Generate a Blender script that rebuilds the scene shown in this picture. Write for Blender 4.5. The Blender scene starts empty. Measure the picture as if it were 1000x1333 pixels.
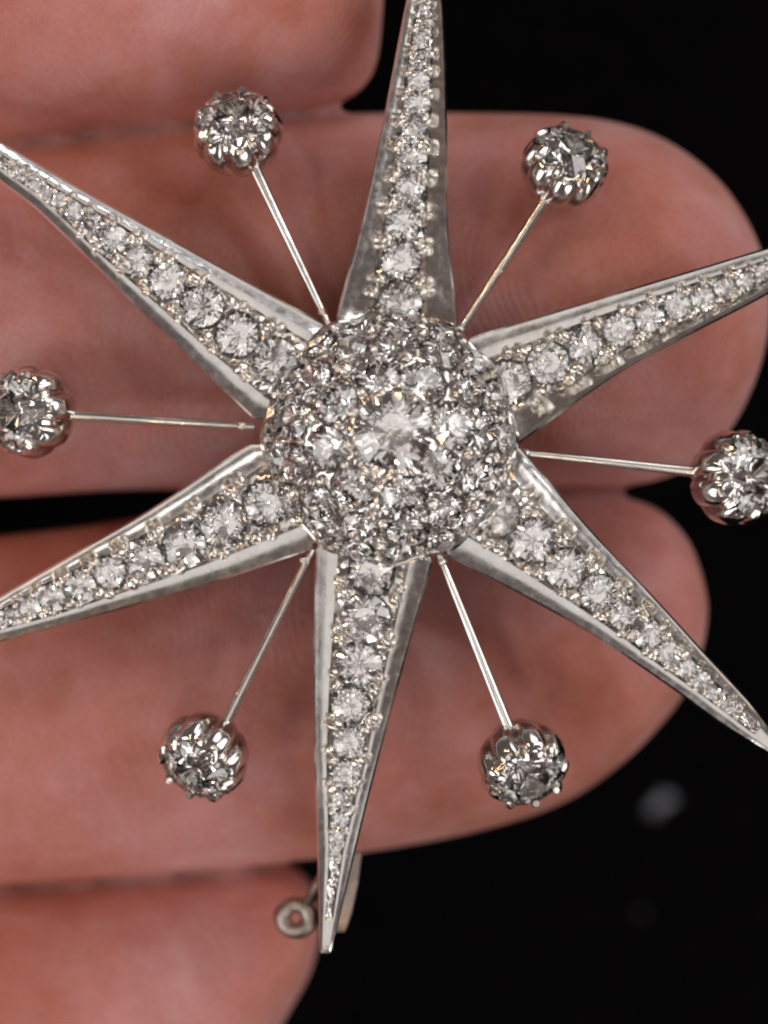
import bpy, bmesh, math, random
from mathutils import Vector, Matrix, noise

random.seed(7)
S = 0.001                      # everything below is written in millimetres
SC = bpy.context.scene
COL = SC.collection

# ------------------------------------------------------------------ camera
CAM_D = 160.0                  # camera height above the finger pads, mm
K = 0.033                      # mm per photograph pixel at z = 0


def P(px, py, z=0.0):
    """photograph pixel at a given height -> scene point in mm"""
    k = K * (CAM_D - z) / CAM_D
    return Vector(((px - 500.0) * k, (666.5 - py) * k, z))


cam = bpy.data.cameras.new('camera')
cam_o = bpy.data.objects.new('camera', cam)
COL.objects.link(cam_o)
cam_o.location = (0, 0, CAM_D * S)
cam.sensor_fit = 'HORIZONTAL'
cam.sensor_width = 36.0
cam.lens = 36.0 * CAM_D / (1000 * K)
cam.clip_start = 0.01
cam.clip_end = 20.0
cam.dof.use_dof = True
cam.dof.focus_distance = (CAM_D - 4.0) * S
cam.dof.aperture_fstop = 30.0
SC.camera = cam_o
SC.render.resolution_x = 768
SC.render.resolution_y = 1024

# ------------------------------------------------------------------ light
W = bpy.data.worlds.new('World')
SC.world = W
W.use_nodes = True
bg = W.node_tree.nodes['Background']
bg.inputs['Color'].default_value = (1.0, 0.78, 0.74, 1)
bg.inputs['Strength'].default_value = 0.10


def lamp(name, az, el, dist, radius, power, color):
    """round area lamp: az measured anticlockwise from picture right, el above the cloth"""
    l = bpy.data.lights.new(name, 'AREA')
    l.shape = 'DISK'
    l.size = radius * 2
    l.energy = power
    l.color = color
    o = bpy.data.objects.new(name, l)
    COL.objects.link(o)
    a, e = math.radians(az), math.radians(el)
    d = Vector((math.cos(a) * math.cos(e), math.sin(a) * math.cos(e), math.sin(e)))
    o.location = d * dist
    o.rotation_euler = (-d).to_track_quat('-Z', 'Y').to_euler()
    return o


WARM = (1.0, 0.68, 0.38)
NEUT = (1.0, 0.965, 0.93)
COOL = (0.88, 0.93, 1.0)
lamp('fill_light_overhead', -80, 80, 1.0, 0.38, 0.95, NEUT)  # added overhead fill that gives flat metal and stones a mid-tone reflection
lamp('ceiling_panel_right', 18, 31, 0.75, 0.23, 1.25, NEUT)
lamp('ceiling_panel_left', 208, 27, 0.75, 0.23, 1.45, NEUT)
lamp('ceiling_panel_bottom', -66, 30, 0.75, 0.20, 0.95, NEUT)
lamp('fill_panel_top', 66, 32, 0.75, 0.22, 0.90, NEUT)  # extra fill, added to brighten the upper side of the dome
lamp('spot_warm_upper_left', 136, 54, 0.8, 0.021, 0.42, WARM)
lamp('spot_warm_left', 148, 42, 0.8, 0.020, 0.24, WARM)
lamp('spot_white_right', 28, 50, 0.8, 0.030, 0.50, NEUT)
lamp('spot_warm_bottom', -95, 58, 0.8, 0.020, 0.22, WARM)
lamp('spot_cool_bottom', -140, 54, 0.8, 0.030, 0.28, COOL)

SC.view_settings.view_transform = 'Standard'
SC.view_settings.look = 'None'
SC.view_settings.exposure = 0.0
SC.view_settings.gamma = 1.0
SC.cycles.max_bounces = 14
SC.cycles.transmission_bounces = 12
SC.cycles.glossy_bounces = 6
SC.cycles.caustics_reflective = False
SC.cycles.caustics_refractive = False
SC.cycles.sample_clamp_indirect = 30.0
SC.cycles.blur_glossy = 0.1
SC.cycles.use_denoising = True
SC.cycles.filter_width = 2.2


# ------------------------------------------------------------------ materials
def new_mat(name):
    m = bpy.data.materials.new(name)
    m.use_nodes = True
    nt = m.node_tree
    return m, nt, nt.nodes['Principled BSDF'], nt.nodes, nt.links


def coords(nt, scale=1000.0):
    tc = nt.nodes.new('ShaderNodeTexCoord')
    mp = nt.nodes.new('ShaderNodeMapping')
    mp.inputs['Scale'].default_value = (scale, scale, scale)
    nt.links.new(tc.outputs['Object'], mp.inputs['Vector'])
    return mp.outputs['Vector']


def tex_noise(nt, vec, scale, detail=4.0, rough=0.55, dist=0.0):
    n = nt.nodes.new('ShaderNodeTexNoise')
    n.inputs['Scale'].default_value = scale
    n.inputs['Detail'].default_value = detail
    n.inputs['Roughness'].default_value = rough
    n.inputs['Distortion'].default_value = dist
    nt.links.new(vec, n.inputs['Vector'])
    return n.outputs['Fac']


def ramp(nt, fac, stops):
    r = nt.nodes.new('ShaderNodeValToRGB')
    while len(r.color_ramp.elements) < len(stops):
        r.color_ramp.elements.new(0.5)
    for e, (p, c) in zip(r.color_ramp.elements, stops):
        e.position = p
        e.color = (c[0], c[1], c[2], 1) if not isinstance(c, (int, float)) else (c, c, c, 1)
    nt.links.new(fac, r.inputs['Fac'])
    return r.outputs['Color']


def add_bump(nt, bsdf, height, dist_mm, strength=1.0, prev=None):
    b = nt.nodes.new('ShaderNodeBump')
    b.inputs['Distance'].default_value = dist_mm * S
    b.inputs['Strength'].default_value = strength
    nt.links.new(height, b.inputs['Height'])
    if prev is not None:
        nt.links.new(prev, b.inputs['Normal'])
    nt.links.new(b.outputs['Normal'], bsdf.inputs['Normal'])
    return b.outputs['Normal']


def metal(name, c0, c1, r0, r1, bump=0.02):
    m, nt, b, N, L = new_mat(name)
    v = coords(nt)
    b.inputs['Metallic'].default_value = 1.0
    f = tex_noise(nt, v, 0.9, 5, 0.65)
    L.new(ramp(nt, f, [(0.3, c0), (0.7, c1)]), b.inputs['Base Color'])
    f2 = tex_noise(nt, v, 3.0, 4, 0.7)
    L.new(ramp(nt, f2, [(0.3, r0), (0.75, r1)]), b.inputs['Roughness'])
    f3 = tex_noise(nt, v, 2.2, 6, 0.6)
    nb = add_bump(nt, b, f3, bump)
    add_bump(nt, b, tex_noise(nt, v, 0.45, 2, 0.5), bump * 9, 1.0, nb)
    return m


M_SILVER = metal('polished_silver', (0.74, 0.72, 0.69), (0.88, 0.87, 0.85), 0.12, 0.28, 0.006)
M_BED = metal('cut_silver', (0.74, 0.71, 0.68), (0.92, 0.90, 0.88), 0.10, 0.24, 0.02)
M_COLLET = metal('collet_silver', (0.66, 0.63, 0.60), (0.88, 0.87, 0.85), 0.08, 0.22, 0.008)
M_GRAIN = metal('grain_silver', (0.82, 0.78, 0.72), (0.92, 0.90, 0.86), 0.08, 0.16, 0.02)
M_CLASP = metal('pale_gold', (0.30, 0.25, 0.22), (0.46, 0.40, 0.36), 0.25, 0.42, 0.03)

m, nt, b, N, L = new_mat('diamond')
b.inputs['Base Color'].default_value = (0.98, 0.965, 0.955, 1)
b.inputs['Roughness'].default_value = 0.0
b.inputs['IOR'].default_value = 2.25
b.inputs['Transmission Weight'].default_value = 1.0
M_DIAMOND = m

# skin
m, nt, b, N, L = new_mat('skin')
v = coords(nt)
big = tex_noise(nt, v, 0.11, 3, 0.5, 0.4)
mid = tex_noise(nt, v, 0.55, 5, 0.6, 0.3)
mixf = N.new('ShaderNodeMath'); mixf.operation = 'MULTIPLY_ADD'
L.new(mid, mixf.inputs[0]); mixf.inputs[1].default_value = 0.30
sc_ = N.new('ShaderNodeMath'); sc_.operation = 'MULTIPLY'
L.new(big, sc_.inputs[0]); sc_.inputs[1].default_value = 0.76
L.new(sc_.outputs[0], mixf.inputs[2])
colr = ramp(nt, mixf.outputs[0], [(0.30, (0.53, 0.185, 0.125)), (0.46, (0.64, 0.275, 0.225)),
                                  (0.58, (0.71, 0.345, 0.325)), (0.72, (0.78, 0.455, 0.45))])
fine = tex_noise(nt, v, 7.0, 3, 0.7)
mg = N.new('ShaderNodeMix'); mg.data_type = 'RGBA'; mg.blend_type = 'MULTIPLY'
mg.inputs['Factor'].default_value = 1.0
L.new(colr, mg.inputs['A'])
L.new(ramp(nt, fine, [(0.32, (0.86, 0.80, 0.80)), (0.68, (1.0, 1.0, 1.0))]), mg.inputs['B'])
L.new(mg.outputs['Result'], b.inputs['Base Color'])
b.inputs['Subsurface Weight'].default_value = 1.0
b.inputs['Subsurface Radius'].default_value = (1.0, 0.26, 0.16)
b.inputs['Subsurface Scale'].default_value = 0.0026
b.inputs['Specular IOR Level'].default_value = 0.16
rg = tex_noise(nt, v, 2.5, 4, 0.6)
L.new(ramp(nt, rg, [(0.3, 0.46), (0.7, 0.62)]), b.inputs['Roughness'])
# friction ridges: distorted bands about 0.45 mm apart, fine pores, soft lumps
wv = N.new('ShaderNodeTexWave')
wv.bands_direction = 'X'
wv.inputs['Scale'].default_value = 0.70
wv.inputs['Distortion'].default_value = 4.0
wv.inputs['Detail'].default_value = 1.2
wv.inputs['Detail Scale'].default_value = 0.22
wn = N.new('ShaderNodeTexNoise')
wn.inputs['Scale'].default_value = 0.10
wn.inputs['Detail'].default_value = 1.0
L.new(v, wn.inputs['Vector'])
wm = N.new('ShaderNodeVectorMath'); wm.operation = 'MULTIPLY_ADD'
L.new(wn.outputs['Color'], wm.inputs[0])
wm.inputs[1].default_value = (14.0, 14.0, 14.0)
L.new(v, wm.inputs[2])
L.new(wm.outputs[0], wv.inputs['Vector'])
n1 = add_bump(nt, b, wv.outputs['Fac'], 0.02, 0.8)
n2 = add_bump(nt, b, tex_noise(nt, v, 4.5, 5, 0.65), 0.06, 0.8, n1)
n3 = add_bump(nt, b, tex_noise(nt, v, 0.5, 3, 0.5), 0.5, 0.5, n2)
M_SKIN = m

m, nt, b, N, L = new_mat('nail')
v = coords(nt)
L.new(ramp(nt, tex_noise(nt, v, 0.6), [(0.3, (0.62, 0.47, 0.40)), (0.7, (0.72, 0.60, 0.53))]), b.inputs['Base Color'])
b.inputs['Roughness'].default_value = 0.35
b.inputs['Subsurface Weight'].default_value = 0.3
b.inputs['Subsurface Scale'].default_value = 0.001
M_NAIL = m

m, nt, b, N, L = new_mat('black_velvet')
v = coords(nt)
L.new(ramp(nt, tex_noise(nt, v, 1.3, 6, 0.7), [(0.3, (0.0008, 0.0007, 0.0010)), (0.7, (0.0065, 0.0055, 0.0062))]), b.inputs['Base Color'])
b.inputs['Roughness'].default_value = 1.0
b.inputs['Specular IOR Level'].default_value = 0.02
add_bump(nt, b, tex_noise(nt, v, 2.2, 6, 0.7), 0.4)
M_CLOTH = m

m, nt, b, N, L = new_mat('lint')
v = coords(nt)
L.new(ramp(nt, tex_noise(nt, v, 2.0), [(0.3, (0.20, 0.21, 0.24)), (0.7, (0.36, 0.37, 0.42))]), b.inputs['Base Color'])
b.inputs['Roughness'].default_value = 0.9
M_LINT = m


# ------------------------------------------------------------------ mesh helpers (mm in, metres out)
def mesh_from(name, verts, faces, smooth=True, sharp=None, recalc=True):
    me = bpy.data.meshes.new(name)
    me.from_pydata([(v[0] * S, v[1] * S, v[2] * S) for v in verts], [], faces)
    if recalc:
        bm = bmesh.new(); bm.from_mesh(me)
        bmesh.ops.recalc_face_normals(bm, faces=bm.faces)
        bm.to_mesh(me); bm.free()
    for p in me.polygons:
        p.use_smooth = smooth
    if smooth and sharp is not None:
        me.set_sharp_from_angle(angle=math.radians(sharp))
    me.update()
    return me


def add_obj(name, me, mat, parent=None, M=None):
    o = bpy.data.objects.new(name, me)
    COL.objects.link(o)
    if mat is not None and len(me.materials) == 0:
        me.materials.append(mat)
    if parent is not None:
        o.parent = parent
    if M is not None:
        o.matrix_local = M
    return o


def place(center_mm, normal, spin=0.0, scale=1.0, sx=1.0, sy=1.0):
    """matrix that puts a unit (1 mm) mesh at a point, its +Z along normal"""
    q = Vector(normal).normalized().to_track_quat('Z', 'Y')
    return (Matrix.Translation(Vector(center_mm) * S) @ q.to_matrix().to_4x4()
            @ Matrix.Rotation(spin, 4, 'Z') @ Matrix.Diagonal((scale * sx, scale * sy, scale, 1)))


def loft(rings, cap0=True, cap1=True, closed=True):
    verts, faces = [], []
    n = len(rings[0])
    for r in rings:
        verts += [tuple(p) for p in r]
    for i in range(len(rings) - 1):
        for j in range(n if closed else n - 1):
            a, b2 = i * n + j, i * n + (j + 1) % n
            faces.append((a, b2, b2 + n, a + n))
    if cap0:
        faces.append(tuple(range(n - 1, -1, -1)))
    if cap1:
        o = (len(rings) - 1) * n
        faces.append(tuple(range(o, o + n)))
    return verts, faces


def tube(points, radii, seg=10, aspect=None):
    """swept tube through points; aspect=(side, up) squashes the section"""
    rings = []
    pts = [Vector(p) for p in points]
    for i, p in enumerate(pts):
        t = (pts[min(i + 1, len(pts) - 1)] - pts[max(i - 1, 0)]).normalized()
        up = Vector((0, 0, 1)) if abs(t.z) < 0.9 else Vector((1, 0, 0))
        s = t.cross(up).normalized()
        u = s.cross(t).normalized()
        ax, ay = aspect if aspect else (1, 1)
        rings.append([p + s * (math.cos(2 * math.pi * k / seg) * radii[i] * ax)
                      + u * (math.sin(2 * math.pi * k / seg) * radii[i] * ay) for k in range(seg)])
    return loft(rings)


def merge(parts):
    V, F = [], []
    for v2, f2 in parts:
        o = len(V)
        V += v2
        F += [tuple(i + o for i in f) for f in f2]
    return V, F


def catmull(pts, n):
    """n points through a list of vectors, even in parameter"""
    pts = [Vector(p) for p in pts]
    out = []
    m_ = len(pts) - 1
    for i in range(n):
        u = i / (n - 1) * m_
        k = min(int(u), m_ - 1)
        t = u - k
        p0 = pts[k - 1] if k > 0 else pts[k] * 2 - pts[k + 1]
        p1, p2 = pts[k], pts[k + 1]
        p3 = pts[k + 2] if k + 2 <= m_ else pts[k + 1] * 2 - pts[k]
        out.append(0.5 * ((2 * p1) + (p2 - p0) * t + (2 * p0 - 5 * p1 + 4 * p2 - p3) * t * t
                          + (3 * p1 - p0 - 3 * p2 + p3) * t ** 3))
    return out


def polyline(pts, n):
    """n points even in length along a polyline (smoothed)"""
    dense = catmull(pts, 200)
    acc = [0.0]
    for a, c in zip(dense, dense[1:]):
        acc.append(acc[-1] + (c - a).length)
    out, j = [], 0
    for i in range(n):
        s = acc[-1] * i / (n - 1)
        while j < len(acc) - 2 and acc[j + 1] < s:
            j += 1
        t = (s - acc[j]) / max(1e-9, acc[j + 1] - acc[j])
        out.append(dense[j].lerp(dense[j + 1], min(1, t)))
    return out


# ------------------------------------------------------------------ setting: black cloth
CLOTH_Z = -42.0
g = 60
V, F = [], []
for i in range(g + 1):
    for j in range(g + 1):
        x, y = -300 + 600 * i / g, -300 + 600 * j / g
        V.append((x, y, CLOTH_Z + 1.2 * noise.noise(Vector((x * 0.02, y * 0.02, 3)))))
for i in range(g):
    for j in range(g):
        a = i * (g + 1) + j
        F.append((a, a + g + 1, a + g + 2, a + 1))
cloth = add_obj('black_cloth', mesh_from('black_cloth', V, F), M_CLOTH)
cloth['kind'] = 'structure'
cloth['label'] = 'black velvet cloth spread far below the hand'

# ------------------------------------------------------------------ hand
# each finger: ribs (upper outline pixel, lower outline pixel) from the base to the tip, then the tip pixel
FINGERS = {
    'index': dict(zc=-4.6, h=6.6, ribs=[((-1500, -300), (-1500, 210)), ((-900, -315), (-900, 198)), ((-450, -295), (-450, 194)),
                              ((-150, -285), (-150, 194)), ((0, -280), (0, 189)), ((150, -278), (150, 172)),
                              ((280, -272), (280, 158)), ((360, -262), (375, 146)), ((425, -225), (434, 134)),
                              ((468, -165), (470, 115)), ((490, -90), (491, 76))], tip=(500, -10)),
    'middle': dict(zc=-7.2, h=7.4, ribs=[((-1500, 212), (-1500, 690)), ((-900, 195), (-900, 675)), ((-450, 190), (-450, 652)),
                               ((-150, 190), (-150, 652)), ((0, 184), (0, 648)), ((150, 167), (150, 639)),
                               ((300, 153), (300, 638)), ((450, 149), (450, 638)), ((600, 148), (600, 638)),
                               ((740, 152), (740, 638)), ((820, 166), (825, 632)), ((880, 193), (890, 612)),
                               ((935, 238), (940, 572)), ((972, 292), (972, 518)), ((992, 345), (990, 465))],
                    tip=(1000, 405)),
    'ring': dict(zc=-9.2, h=7.4, ribs=[((-1500, 725), (-1500, 1190)), ((-900, 715), (-900, 1182)), ((-450, 715), (-450, 1168)),
                             ((-150, 712), (-150, 1157)), ((0, 697), (0, 1150)), ((150, 678), (150, 1140)),
                             ((300, 647), (300, 1128)), ((450, 632), (450, 1112)), ((600, 632), (600, 1086)),
                             ((710, 634), (720, 1050)), ((790, 643), (800, 1000)), ((850, 660), (860, 942)),
                             ((888, 694), (894, 893)), ((908, 735), (912, 845))], tip=(921, 790)),
    'little': dict(zc=-11.4, h=6.8, ribs=[((-1500, 1185), (-1500, 1610)), ((-900, 1175), (-880, 1610)), ((-450, 1161), (-400, 1610)),
                               ((-150, 1150), (-60, 1610)), ((0, 1143), (110, 1575)), ((130, 1133), (220, 1510)),
                               ((230, 1126), (295, 1435)), ((310, 1121), (350, 1360)), ((375, 1126), (386, 1300)),
                               ((405, 1154), (406, 1260))], tip=(417, 1214)),
}
NSEG = 40


def superellipse(a, h_top, h_bot, th, n=2.25):
    c, s = math.cos(th), math.sin(th)
    x = math.copysign(abs(c) ** (2 / n), c) * a
    z = math.copysign(abs(s) ** (2 / n), s) * (h_top if s > 0 else h_bot)
    return x, z


def finger_sections(fd, n=64):
    """smooth list of (centre, half vector across, half height)"""
    zc, h = fd['zc'], fd['h']
    ups = [P(*u, zc) for u, l in fd['ribs']] + [P(*fd['tip'], zc)]
    los = [P(*l, zc) for u, l in fd['ribs']] + [P(*fd['tip'], zc)]
    U, Lo = catmull(ups, n), catmull(los, n)
    wmax = max((a - c).length for a, c in zip(U, Lo))
    wref = (ups[5] - los[5]).length
    out = []
    for a, c in zip(U, Lo):
        half = (a - c) * 0.5
        f = min(1.0, half.length * 2 / wref)
        out.append(((a + c) * 0.5, half, h * f ** 0.62))
    return out


def finger_mesh(fd):
    rings = []
    secs = finger_sections(fd)
    for c, half, hh in secs[:-1]:
        L_ = half.length
        d = half.normalized()
        r = []
        for k in range(NSEG):
            x, z = superellipse(L_, hh, hh * 0.95, 2 * math.pi * k / NSEG)
            r.append(c + d * x + Vector((0, 0, z)))
        rings.append(r)
    c, half, hh = secs[-1]
    rings.append([c + (p - c) * 0.02 for p in rings[-1]])
    return loft(rings)


def generic_loft(secs, n=40):
    """secs: (centre px, centre py, z, half width mm, half height mm, angle)"""
    rings = []
    for cx, cy, z, a, h, ang in secs:
        c = P(cx, cy, z)
        d = Vector((math.cos(ang), math.sin(ang), 0))
        rings.append([c + d * superellipse(a, h, h, 2 * math.pi * k / n, 2.6)[0]
                      + Vector((0, 0, superellipse(a, h, h, 2 * math.pi * k / n, 2.6)[1])) for k in range(n)])
    return loft(rings)


parts = [finger_mesh(f) for f in FINGERS.values()]
hp = math.pi / 2
parts.append(generic_loft([(-1250, 655, -8.2, 29, 7.0, hp), (-1500, 655, -8.6, 33, 9.0, hp), (-2000, 650, -11, 38, 12, hp),
                           (-2800, 660, -16, 40, 14, hp), (-3500, 680, -22, 36, 15, hp), (-4000, 700, -26, 30, 15, hp),
                           (-4400, 700, -27.5, 28, 14.0, hp), (-4900, 700, -27.4, 28, 14.0, hp)]))
parts.append(generic_loft([(-3300, 200, -18, 13, 11, 0.55), (-3000, -200, -14, 13, 11, 0.6), (-2600, -560, -11, 12, 10, 0.7),
                           (-2250, -880, -9, 10.5, 9, 0.75), (-1950, -1180, -8.5, 11, 8, 0.75), (-1780, -1340, -8.5, 9, 6.6, 0.75),
                           (-1690, -1420, -8.5, 5, 4, 0.75)]))
V, F = merge(parts)
raw = mesh_from('hand_raw', V, F)
tmp = bpy.data.objects.new('tmp', raw)
COL.objects.link(tmp)
md = tmp.modifiers.new('r', 'REMESH'); md.mode = 'VOXEL'; md.voxel_size = 0.27 * S; md.use_smooth_shade = True
md = tmp.modifiers.new('s', 'SMOOTH'); md.iterations = 4; md.factor = 0.5
dg = bpy.context.evaluated_depsgraph_get()
hand_me = bpy.data.meshes.new_from_object(tmp.evaluated_get(dg))
bpy.data.objects.remove(tmp)
hand_me.name = 'hand'
for p in hand_me.polygons:
    p.use_smooth = True
hand_me.materials.clear()
hand = add_obj('hand', hand_me, M_SKIN)
hand['label'] = 'bare left hand held palm up, its fingers carrying the star brooch'
hand['category'] = 'hand'


def nail(fd, tilt=0.0, lift=0.05, span=0.95, n=14):
    secs = finger_sections(fd, 90)
    rows = []
    for q, i in enumerate(range(64, 86, 1)):
        c, half, hh = secs[i]
        row = []
        for k in range(n + 1):
            th = -hp + tilt + (k / n - 0.5) * 2 * span
            x, z = superellipse(half.length + lift, hh + lift, hh * 0.95 + lift, th)
            row.append(c + half.normalized() * x + Vector((0, 0, z)))
        rows.append(row)
    inner = [[p + Vector((0, 0, 0.3)) for p in r] for r in rows]
    rings = [a + list(reversed(b2)) for a, b2 in zip(rows, inner)]
    return loft(rings)


for key, tl, lf in (('index', 0.45, 0.22), ('middle', 0.0, 0.05), ('ring', 0.0, 0.05), ('little', 0.0, 0.05)):
    V, F = nail(FINGERS[key], tl, lf)
    add_obj('fingernail', mesh_from('fingernail', V, F, True, 50), M_NAIL, hand)

# ------------------------------------------------------------------ shared small meshes
def diamond_mesh():
    V, F = [], []

    def ring(n, r, z, off=0.0):
        i0 = len(V)
        for k in range(n):
            a = 2 * math.pi * (k + off) / n
            V.append((r * math.cos(a), r * math.sin(a), z))
        return i0
    t = ring(8, 0.50, 0.38)
    gt = ring(16, 1.0, 0.03)
    gb = ring(16, 1.0, -0.03)
    cu = ring(8, 0.10, -0.75)
    F.append(tuple(range(t, t + 8)))
    F.append(tuple(range(cu + 7, cu - 1, -1)))
    for i in range(8):
        j = (i + 1) % 8
        F.append((t + i, gt + 2 * i, gt + 2 * i + 1))
        F.append((t + i, gt + 2 * i + 1, t + j))
        F.append((t + j, gt + 2 * i + 1, gt + (2 * i + 2) % 16))
        F.append((cu + i, gb + 2 * i + 1, gb + 2 * i))
        F.append((cu + i, cu + j, gb + (2 * i + 2) % 16, gb + 2 * i + 1))
    for k in range(16):
        F.append((gt + k, gb + k, gb + (k + 1) % 16, gt + (k + 1) % 16))
    return mesh_from('diamond', V, F, smooth=False)


ME_DIAMOND = diamond_mesh()


def grain_mesh():
    bm = bmesh.new()
    bmesh.ops.create_icosphere(bm, subdivisions=2, radius=1.0)
    me = bpy.data.meshes.new('grain')
    for v_ in bm.verts:
        v_.co *= S * (1 + 0.06 * noise.noise(v_.co * 3))
    bm.to_mesh(me); bm.free()
    for p in me.polygons:
        p.use_smooth = True
    return me


ME_GRAIN = grain_mesh()
rnd = random.Random(11)


def put_diamond(parent, c, nrm, r, tilt=0.10):
    n_ = Vector(nrm).normalized() + Vector((rnd.uniform(-tilt, tilt), rnd.uniform(-tilt, tilt), 0))
    return add_obj('diamond', ME_DIAMOND, M_DIAMOND, parent,
                   place(c, n_, rnd.uniform(0, 6.28), r, rnd.uniform(0.93, 1.05), rnd.uniform(0.93, 1.05)))


def put_grain(parent, c, nrm, r):
    return add_obj('grain', ME_GRAIN, M_GRAIN, parent,
                   place(c, nrm, rnd.uniform(0, 6.28), r, rnd.uniform(0.85, 1.15), rnd.uniform(0.85, 1.15)))


# ------------------------------------------------------------------ brooch
CEN = P(507, 570, 3.0)
brooch = bpy.data.objects.new('star_brooch', None)
COL.objects.link(brooch)
brooch.empty_display_size = 0.005
brooch['label'] = 'silver six-rayed star brooch paved with diamonds, six diamonds on wires between the rays'
brooch['category'] = 'brooch'

RAYS = [
    # (one edge, other edge) base -> tip, z of the rim at base and tip, slope of the two bright-cut faces, share of the width taken by the stones
    ([(437, 412), (470, 290), (500, 150), (525, 20), (549, -92)],
     [(597, 425), (584, 300), (582, 150), (577, 10), (565, -92)], 3.0, 3.2, (0.40, 0.42), 0.50),
    ([(608, 440), (780, 388), (900, 352), (1000, 322), (1108, 292)],
     [(675, 578), (800, 490), (900, 435), (1000, 383), (1112, 314)], 3.02, 2.8, (0.26, 0.70), 0.56),
    ([(678, 582), (765, 685), (850, 775), (920, 852), (975, 912), (1019, 971)],
     [(578, 722), (680, 775), (780, 832), (880, 900), (940, 943), (1010, 985)], 3.04, 2.4, (0.50, 0.07), 0.58),
    ([(563, 733), (522, 880), (490, 1000), (465, 1100), (433, 1234)],
     [(411, 715), (408, 900), (411, 1050), (414, 1150), (416, 1236)], 3.01, 2.2, (0.22, 0.12), 0.62),
    ([(405, 716), (280, 758), (150, 795), (0, 836), (-100, 862)],
     [(325, 577), (200, 660), (100, 718), (0, 776), (-106, 842)], 3.03, 2.6, (0.06, 0.40), 0.58),
    ([(330, 545), (250, 470), (150, 372), (50, 275), (0, 236), (-46, 188)],
     [(421, 420), (320, 365), (200, 298), (100, 242), (0, 184), (-38, 170)], 3.05, 2.9, (0.08, 0.24), 0.60),
]


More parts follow.
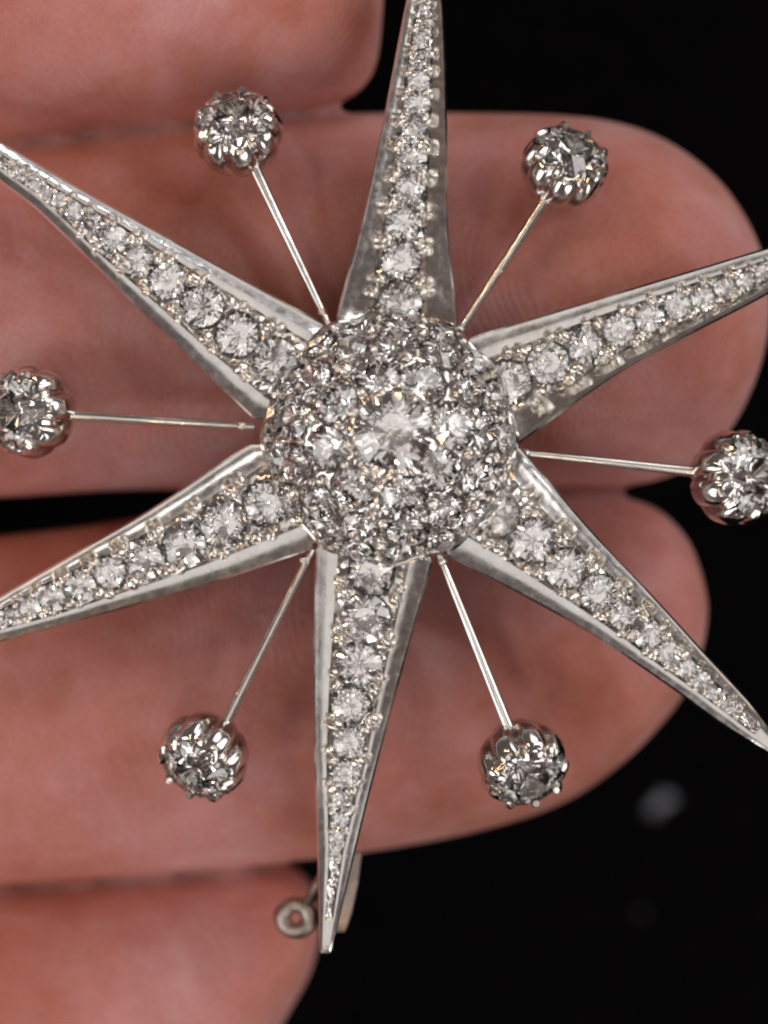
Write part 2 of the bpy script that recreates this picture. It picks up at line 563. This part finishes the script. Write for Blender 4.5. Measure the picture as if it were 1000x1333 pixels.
def build_ray(e0, e1, zb, zt, slopes, chan):
    n = 34
    a_pts = polyline([P(x, y, zb + (zt - zb) * i / (len(e0) - 1)) for i, (x, y) in enumerate(e0)], n)
    b_pts = polyline([P(x, y, zb + (zt - zb) * i / (len(e1) - 1)) for i, (x, y) in enumerate(e1)], n)
    # run the base in under the dome
    a_pts = [a_pts[0].lerp(CEN, 0.16)] + a_pts
    b_pts = [b_pts[0].lerp(CEN, 0.16)] + b_pts
    n += 1
    rings, frames = [], []
    for i in range(n):
        A, B = a_pts[i], b_pts[i]
        mid = (A + B) * 0.5
        ac = (A - B)
        w = ac.length * 0.5
        ac = ac.normalized()
        rim = min(0.25, 0.30 * w)
        c = max(0.38 * w, min(chan * w, w - 0.50))       # half width of the stone channel
        fw = w - c - rim
        dep = 0.36 * fw
        ra, rb = -dep + slopes[0] * fw, -dep + slopes[1] * fw      # rim heights, first edge is on +across
        sec = [(-w * 0.86, -1.9), (-w, rb - 0.09), (-w + rim * 0.35, rb + 0.03), (-w + rim, rb), (-w + rim + fw * .3, rb + (-dep - rb) * .3 - .035 * fw), (-w + rim + fw * .65, rb + (-dep - rb) * .65 - .04 * fw), (-c, -dep), (-c * 0.98, -dep - 0.85),
               (c * 0.98, -dep - 0.85), (c, -dep), (w - rim - fw * .65, ra + (-dep - ra) * .65 - .04 * fw), (w - rim - fw * .3, ra + (-dep - ra) * .3 - .035 * fw), (w - rim, ra), (w - rim * 0.35, ra + 0.03), (w, ra - 0.09), (w * 0.86, -1.9)]
        if i == n - 1:
            sec = [(x, z if z > -1 else -1.0) for x, z in sec]
        r = []
        for x, z in sec:
            wob = 0.004 * noise.noise(Vector((mid.x * 1.3 + x, mid.y * 1.3, z * 4 + zb * 9)))
            r.append(mid + ac * (x + wob) + Vector((0, 0, z + wob)))
        rings.append(r)
        frames.append((mid, ac, w, c, dep))
    fwd = (frames[-1][0] - frames[-3][0]).normalized()
    cen_ = sum(rings[-1], Vector()) / len(rings[-1])
    for f_, d_ in ((0.85, 0.14), (0.4, 0.24)):
        rings.append([cen_ + (p - cen_) * f_ + fwd * d_ for p in rings[-1 if f_ > .5 else -2]])
    ray = add_obj('ray', mesh_from('ray', *loft(rings), True, 24), M_SILVER, brooch)
    # broken, chiselled bed between the stones
    acc = [0.0]
    for f0, f1 in zip(frames, frames[1:]):
        acc.append(acc[-1] + (f1[0] - f0[0]).length)
    total = acc[-1]

    def at(s):
        s = max(0, min(total, s))
        j = 0
        while j < n - 2 and acc[j + 1] < s:
            j += 1
        t = (s - acc[j]) / (acc[j + 1] - acc[j])
        f0, f1 = frames[j], frames[j + 1]
        return (f0[0].lerp(f1[0], t), f0[1].lerp(f1[1], t).normalized(), f0[2] + (f1[2] - f0[2]) * t,
                f0[3] + (f1[3] - f0[3]) * t, f0[4] + (f1[4] - f0[4]) * t)
    # graduated row of diamonds
    up = Vector((0, 0, 1))
    stones, s = [], 1.5
    while True:
        mid, ac, w, c, dep = at(s)
        r = min(1.0, c * 0.84)
        if s > total - 2.0 or r < 0.24:
            break
        stones.append((mid + up * (-dep + 0.20) + ac * rnd.uniform(-.07, .07), r, s))
        r2 = min(1.0, at(s + 2 * r)[3] * 0.84)
        s += (r + r2) * 0.98
    V, F = [], []
    nu, nv = 12, 120
    s_end = total - 1.2
    for i in range(nv + 1):
        s = 0.3 + (s_end - 0.3) * i / nv
        mid, ac, w, c, dep = at(s)
        sc = 1.01 + 0.035 * math.sin(s * 5.1) + 0.02 * math.sin(s * 11.3 + 1)
        for k in range(nu + 1):
            u = k / nu * 2 - 1
            z = -dep + 0.24 * (1 - u ** 4) - 0.06 + 0.035 * rnd.uniform(-1, 1)
            if k in (0, nu) or i in (0, nv):
                z = -dep - 0.25
            q = mid + ac * (u * c * sc + rnd.uniform(-.04, .04)) + Vector((rnd.uniform(-.03, .03), rnd.uniform(-.03, .03), z))
            for sp, r, ss in stones:               # each diamond sits in a conical seat
                d = math.hypot(q.x - sp.x, q.y - sp.y)
                if d < r * 1.04:
                    q.z = min(q.z, sp.z - 0.09 - 0.77 * r * (1 - d / (r * 1.04)))
            V.append(q)
    for i in range(nv):
        for k in range(nu):
            a = i * (nu + 1) + k
            F.append((a, a + nu + 1, a + nu + 2))
            F.append((a, a + nu + 2, a + 1))
    add_obj('pave_bed', mesh_from('pave_bed', [tuple(p) for p in V], F, True, 35), M_BED, ray)
    # pairs of grains holding the diamonds
    for sp, r, ss in stones:
        put_diamond(ray, sp, up, r)
        s2 = ss + r * 1.0
        m2, ac2, w2, c2, d2 = at(s2)
        gr = max(0.12, min(0.30, 0.30 * c2 + 0.03))
        for sg in (-1, 1):
            put_grain(ray, m2 + ac2 * sg * (c2 - gr * 1.0) + up * (-d2 + 0.26 + gr * .5), up, gr * rnd.uniform(.8, 1.2))
            if c2 > 0.5:
                m3, ac3, w3, c3, d3 = at(s2 - 0.45 * r + rnd.uniform(-.1, .1))
                put_grain(ray, m3 + ac3 * sg * (c3 - gr * 0.45) + up * (-d3 + 0.18 + gr * .5), up, gr * rnd.uniform(.65, .9))
    return ray


for spec in RAYS:
    build_ray(*spec)

# --- dome
R_BASE, H_DOME = 5.05, 3.5
RS = (R_BASE ** 2 + H_DOME ** 2) / (2 * H_DOME)
ZC = 3.0 + H_DOME - RS
DC = Vector((CEN.x, CEN.y, ZC))
AMAX = math.asin(R_BASE / RS)


def dome_pt(al, th, r=RS):
    return DC + Vector((math.sin(al) * math.cos(th), math.sin(al) * math.sin(th), math.cos(al))) * r


DOME_STONES = [(0.25, 0.9, 1.60)]
DOME_STONES += [(2.80 + rnd.uniform(-.08, .08), 2 * math.pi * (k + rnd.uniform(-.06, .06)) / 8 + 0.18, 1.0 * rnd.uniform(.92, 1.04)) for k in range(8)]
DOME_STONES += [(4.55 + rnd.uniform(-.06, .06), 2 * math.pi * (k + rnd.uniform(-.06, .06)) / 13 + 0.05, 0.88 * rnd.uniform(.9, 1.04)) for k in range(13)]
DOME_STONES += [(5.95, 2 * math.pi * k / 17, 0.70) for k in range(17)]


def dome_seat(p):
    for arc, th, r in DOME_STONES:
        c = dome_pt(arc / RS, th, RS + 0.04)
        nn = (c - DC).normalized()
        v_ = p - c
        h = v_.dot(nn)
        d = (v_ - nn * h).length
        if d < r * 1.04:
            want = -0.09 - 0.77 * r * (1 - d / (r * 1.04))
            if h > want:
                p = p + nn * (want - h)
    return p


V, F = [dome_seat(dome_pt(0, 0))], []
na, nt_ = 40, 130
for i in range(1, na + 1):
    for j in range(nt_):
        al = AMAX * i / na
        rr = RS + 0.06 + 0.035 * rnd.uniform(-1, 1)
        V.append(dome_seat(dome_pt(al, 2 * math.pi * (j + rnd.uniform(-.3, .3)) / nt_, rr)))
base_i = len(V)
for j in range(nt_):
    th = 2 * math.pi * j / nt_
    V.append(Vector((CEN.x + R_BASE * .98 * math.cos(th), CEN.y + R_BASE * .98 * math.sin(th), 2.3)))
for j in range(nt_):
    k = (j + 1) % nt_
    F.append((0, 1 + j, 1 + k))
    for i in range(na):
        a, b2 = 1 + i * nt_ + j, 1 + i * nt_ + k
        F.append((a, a + nt_, b2 + nt_))
        F.append((a, b2 + nt_, b2))
F.append(tuple(range(base_i, base_i + nt_)))
dome = add_obj('dome', mesh_from('dome', [tuple(p) for p in V], F, True, 35), M_BED, brooch)


def dome_stone(arc, th, r, sink=0.06):
    al = arc / RS
    n_ = dome_pt(al, th) - DC
    put_diamond(dome, dome_pt(al, th, RS + 0.04), n_, r, 0.06)


def dome_grain(arc, th, r):
    al = arc / RS
    put_grain(dome, dome_pt(al, th, RS + 0.05 + r * 0.4), dome_pt(al, th) - DC, r)


for arc, th, r in DOME_STONES:
    dome_stone(arc, th, r)
for k in range(8):
    dome_grain(1.75, 2 * math.pi * (k + 0.25) / 8, 0.24 * rnd.uniform(.85, 1.15))
for k in range(8):
    th = 2 * math.pi * k / 8 + 0.18
    dome_grain(3.5, th + math.pi / 8, 0.30 * rnd.uniform(.8, 1.15))
    dome_grain(2.2, th + math.pi / 8, 0.20 * rnd.uniform(.8, 1.15))
for k in range(13):
    th = 2 * math.pi * k / 13 + 0.05
    dome_grain(5.2, th + math.pi / 13, 0.28 * rnd.uniform(.8, 1.15))
    dome_grain(3.95, th + math.pi / 13, 0.20 * rnd.uniform(.8, 1.15))
for k in range(17):
    th = 2 * math.pi * k / 17
    dome_grain(6.35, th + math.pi / 17, 0.22)

# scalloped collar round the foot of the dome
rings = []
for j in range(96):
    th = 2 * math.pi * j / 96
    sc = 1 + 0.018 * math.cos(th * 12)
    zz = 2.95 + 0.20 * math.cos(th * 12) + 0.05 * noise.noise(Vector((math.cos(th) * 3, math.sin(th) * 3, 0)))
    cx = Vector((math.cos(th), math.sin(th), 0))
    sec = [(5.02, -1.0), (5.30, -0.9), (5.36, 0.30), (5.24, 0.46), (5.10, 0.38), (5.02, 0.1)]
    rings.append([Vector((CEN.x, CEN.y, zz)) + cx * (r * sc) + Vector((0, 0, z)) for r, z in sec])
V, F = loft(rings, False, False)
ns = 6
for j in range(ns):
    F.append((95 * ns + j, 95 * ns + (j + 1) % ns, (j + 1) % ns, j))
add_obj('collar', mesh_from('collar', V, F, True, 40), M_SILVER, dome)

# --- back plate under the dome that sits on the fingers
rings = []
for z, r in ((0.02, 3.8), (0.15, 4.5), (1.2, 4.9), (2.2, 5.0)):
    rings.append([Vector((CEN.x + r * math.cos(2 * math.pi * k / 48), CEN.y + r * math.sin(2 * math.pi * k / 48), z)) for k in range(48)])
add_obj('back_plate', mesh_from('back_plate', *loft(rings), True, 30), M_COLLET, brooch)

# --- six diamonds on knife-edge wires
BEADS = [((415, 398), (322, 200), (308, 166), 62),
         ((604, 422), (716, 252), (739, 210), 60),
         ((304, 553), (92, 541), (33, 535), 64),
         ((694, 591), (905, 614), (966, 621), 66),
         ((391, 738), (297, 938), (261, 991), 62),
         ((580, 740), (660, 942), (684, 1001), 62)]


def collet_mesh(R):
    """open-backed cup cut into eight petals"""
    n, mrows = 96, 12
    outer, inner = [], []
    prof = [(0.0, 0.22, -0.98), (0.2, 0.68, -0.80), (0.4, 0.93, -0.45), (0.6, 1.0, -0.12), (0.8, 0.94, 0.18), (1.0, 0.78, 0.42)]

    def pr(v):
        for (v0, r0, z0), (v1, r1, z1) in zip(prof, prof[1:]):
            if v <= v1:
                t = (v - v0) / (v1 - v0)
                return r0 + (r1 - r0) * t, z0 + (z1 - z0) * t
        return prof[-1][1], prof[-1][2]
    rings = []
    for i in range(mrows + 1):
        v = i / mrows
        ring = []
        for j in range(n):
            th = 2 * math.pi * j / n
            lob = abs(math.sin(4 * th))            # 0 at a claw, 1 at the middle of a petal
            top = 1.0 - 0.12 * lob ** 2
            r, z = pr(v * top)
            r *= 1 - 0.24 * (1 - lob) ** 2 * min(1, v * 2.5)
            ring.append(Vector((r * R * math.cos(th), r * R * math.sin(th), z * R)))
        rings.append(ring)
    inn = []
    for t in range(7):
        ring = []
        for p in rings[-1]:
            f = 0.93 - 0.83 * t / 6
            ring.append(Vector((p.x * f, p.y * f, p.z * (1 - t / 6) ** 2 + 0.02 * R - 0.36 * R * t / 6 - 0.12 * R * min(1, t))))
        inn.append(ring)
    V, F = loft(rings + inn)
    return V, F


def claw_mesh(R, th):
    pts, rad = [], []
    for r, z, w in ((0.80, 0.02, .05), (0.83, 0.15, .085), (0.82, 0.30, .095), (0.76, 0.43, .095), (0.69, 0.50, .07)):
        pts.append(Vector((r * R * math.cos(th), r * R * math.sin(th), z * R)))
        rad.append(w * R)
    return tube(pts, rad, 8)


me_collet, me_claws = None, None
for si, (s0, s1, bc, br) in enumerate(BEADS):
    R = br * K * 0.97
    zc = 2.15
    c = P(*bc, zc)
    out = Vector((c.x - CEN.x, c.y - CEN.y, 0)).normalized()
    axis = (Vector((0, 0, 1)) * math.cos(math.radians(38)) + out * math.sin(math.radians(38)))
    axis += Vector((rnd.uniform(-.2, .2), rnd.uniform(-.2, .2), 0))
    if me_collet is None:
        R0 = 2.0
        me_collet = mesh_from('collet', *collet_mesh(R0), True, 40)
        me_claws = mesh_from('claw', *claw_mesh(R0, 0.0), True, 40)
    M = place(c - axis * 0.12, axis, rnd.uniform(0, 6.28), R / R0)
    col = add_obj('collet', me_collet, M_COLLET, brooch, M)
    for k in range(8):
        add_obj('claw', me_claws, M_GRAIN, col, Matrix.Rotation(2 * math.pi * k / 8, 4, 'Z'))
    add_obj('diamond', ME_DIAMOND, M_DIAMOND, col,
            Matrix.Translation((0, 0, 0.30 * R0 * S)) @ Matrix.Rotation(rnd.uniform(0, 6), 4, 'Z') @ Matrix.Diagonal((1.52, 1.52, 1.45, 1)))
    a = P(*s0, 2.35)
    a = a + (CEN - a).normalized() * 0.9
    a.z = 2.35
    e = P(*s1, 2.35)
    e = e + (c - e).normalized() * 0.35
    e.z = 2.3
    pts = [a.lerp(e, t / 8) + Vector((0, 0, 0.04 * math.sin(t * 1.3 + si))) for t in range(9)]
    ns = 9
    # thin upright blade with a rounded top
    rings = []
    side = (e - a).cross(Vector((0, 0, 1))).normalized()
    for i, p in enumerate(pts):
        wd = 0.15 + 0.075 * (i / 8)
        rings.append([p + side * x * wd + Vector((0, 0, z)) for x, z in
                      ((-0.55, -1.1), (-1, -0.7), (-1, 0.06), (-0.6, 0.14), (0, 0.17), (0.6, 0.14), (1, 0.06), (1, -0.7), (0.55, -1.1))])
    add_obj('wire', mesh_from('wire', *loft(rings), True, 50), M_SILVER, brooch)

# solder drops where wires and rays meet the dome
for s0, s1, bc, br in BEADS:
    q = P(*s0, 2.4)
    q = q + (CEN - q) * 0.05
    put_grain(brooch, (q.x, q.y, 2.35), (0, 0, 1), 0.24).name = 'solder_drop'

# --- clasp behind the lower ray: ring, catch and pin
rc = P(385, 1195, -2.6)
parts = []
tor = []
for j in range(28):
    th = 2 * math.pi * j / 28
    cx = Vector((math.cos(th), math.sin(th) * 0.95, 0.25 * math.cos(th)))
    tor.append([rc + cx * (0.60 + 0.38 * math.cos(2 * math.pi * k / 10)) + Vector((0, 0, 0.38 * math.sin(2 * math.pi * k / 10))) for k in range(10)])
V, F = loft(tor, False, False)
for j in range(10):
    F.append((27 * 10 + j, 27 * 10 + (j + 1) % 10, (j + 1) % 10, j))
clasp = add_obj('clasp', mesh_from('clasp', V, F), M_CLASP, brooch)
V, F = tube([P(398, 1180, -2.4), P(412, 1155, -1.8), P(432, 1120, -0.7), P(442, 1090, 0.4)], [.2, .24, .26, .26], 10)
add_obj('clasp_arm', mesh_from('clasp_arm', V, F), M_CLASP, clasp)
V, F = [], []
rings = []
for px, py, hw in ((458, 1110, .6), (453, 1150, .7), (444, 1190, .7), (436, 1212, .4)):
    q = P(px, py, -1.6)
    rings.append([q + Vector((x * 0.42, 0, z)) for x, z in ((-1, -hw), (1, -hw), (1, hw), (-1, hw))])
add_obj('catch_plate', mesh_from('catch_plate', *loft(rings), True, 40), M_CLASP, clasp)
V, F = tube([P(438, 1140, 0.45), P(475, 850, 0.35), P(535, 300, 0.4), P(545, 130, 0.5)], [.3, .35, .35, .3], 10)
add_obj('pin', mesh_from('pin', V, F), M_CLASP, brooch)

# ------------------------------------------------------------------ lint on the cloth
def lint(px, py, size, ang, label, seed):
    r2 = random.Random(seed)
    V, F = [], []
    c = P(px, py, CLOTH_Z + size * 0.6)
    pr = []
    for q in range(16):
        a = ang + r2.uniform(-0.6, 0.6)
        d = Vector((math.cos(a), math.sin(a), r2.uniform(-.2, .2)))
        o = c + Vector((r2.uniform(-.35, .35), r2.uniform(-.35, .35), r2.uniform(-.3, .3))) * size
        pr.append(tube([o - d * size * .9, o + Vector((0, 0, r2.uniform(-.2, .2))) * size, o + d * size * .9], [.05 * size, .12 * size, .05 * size], 6))
    o = add_obj('lint_tuft', mesh_from('lint_tuft', *merge(pr)), M_LINT)
    o['label'] = label
    o['category'] = 'lint'
    o['group'] = 'lint on the black cloth'


lint(860, 1045, 0.70, 0.75, 'larger pale tuft of lint on the black cloth below the ring fingertip', 1)
lint(835, 1188, 0.13, 0.4, 'tiny faint tuft of lint alone on the black cloth', 2)
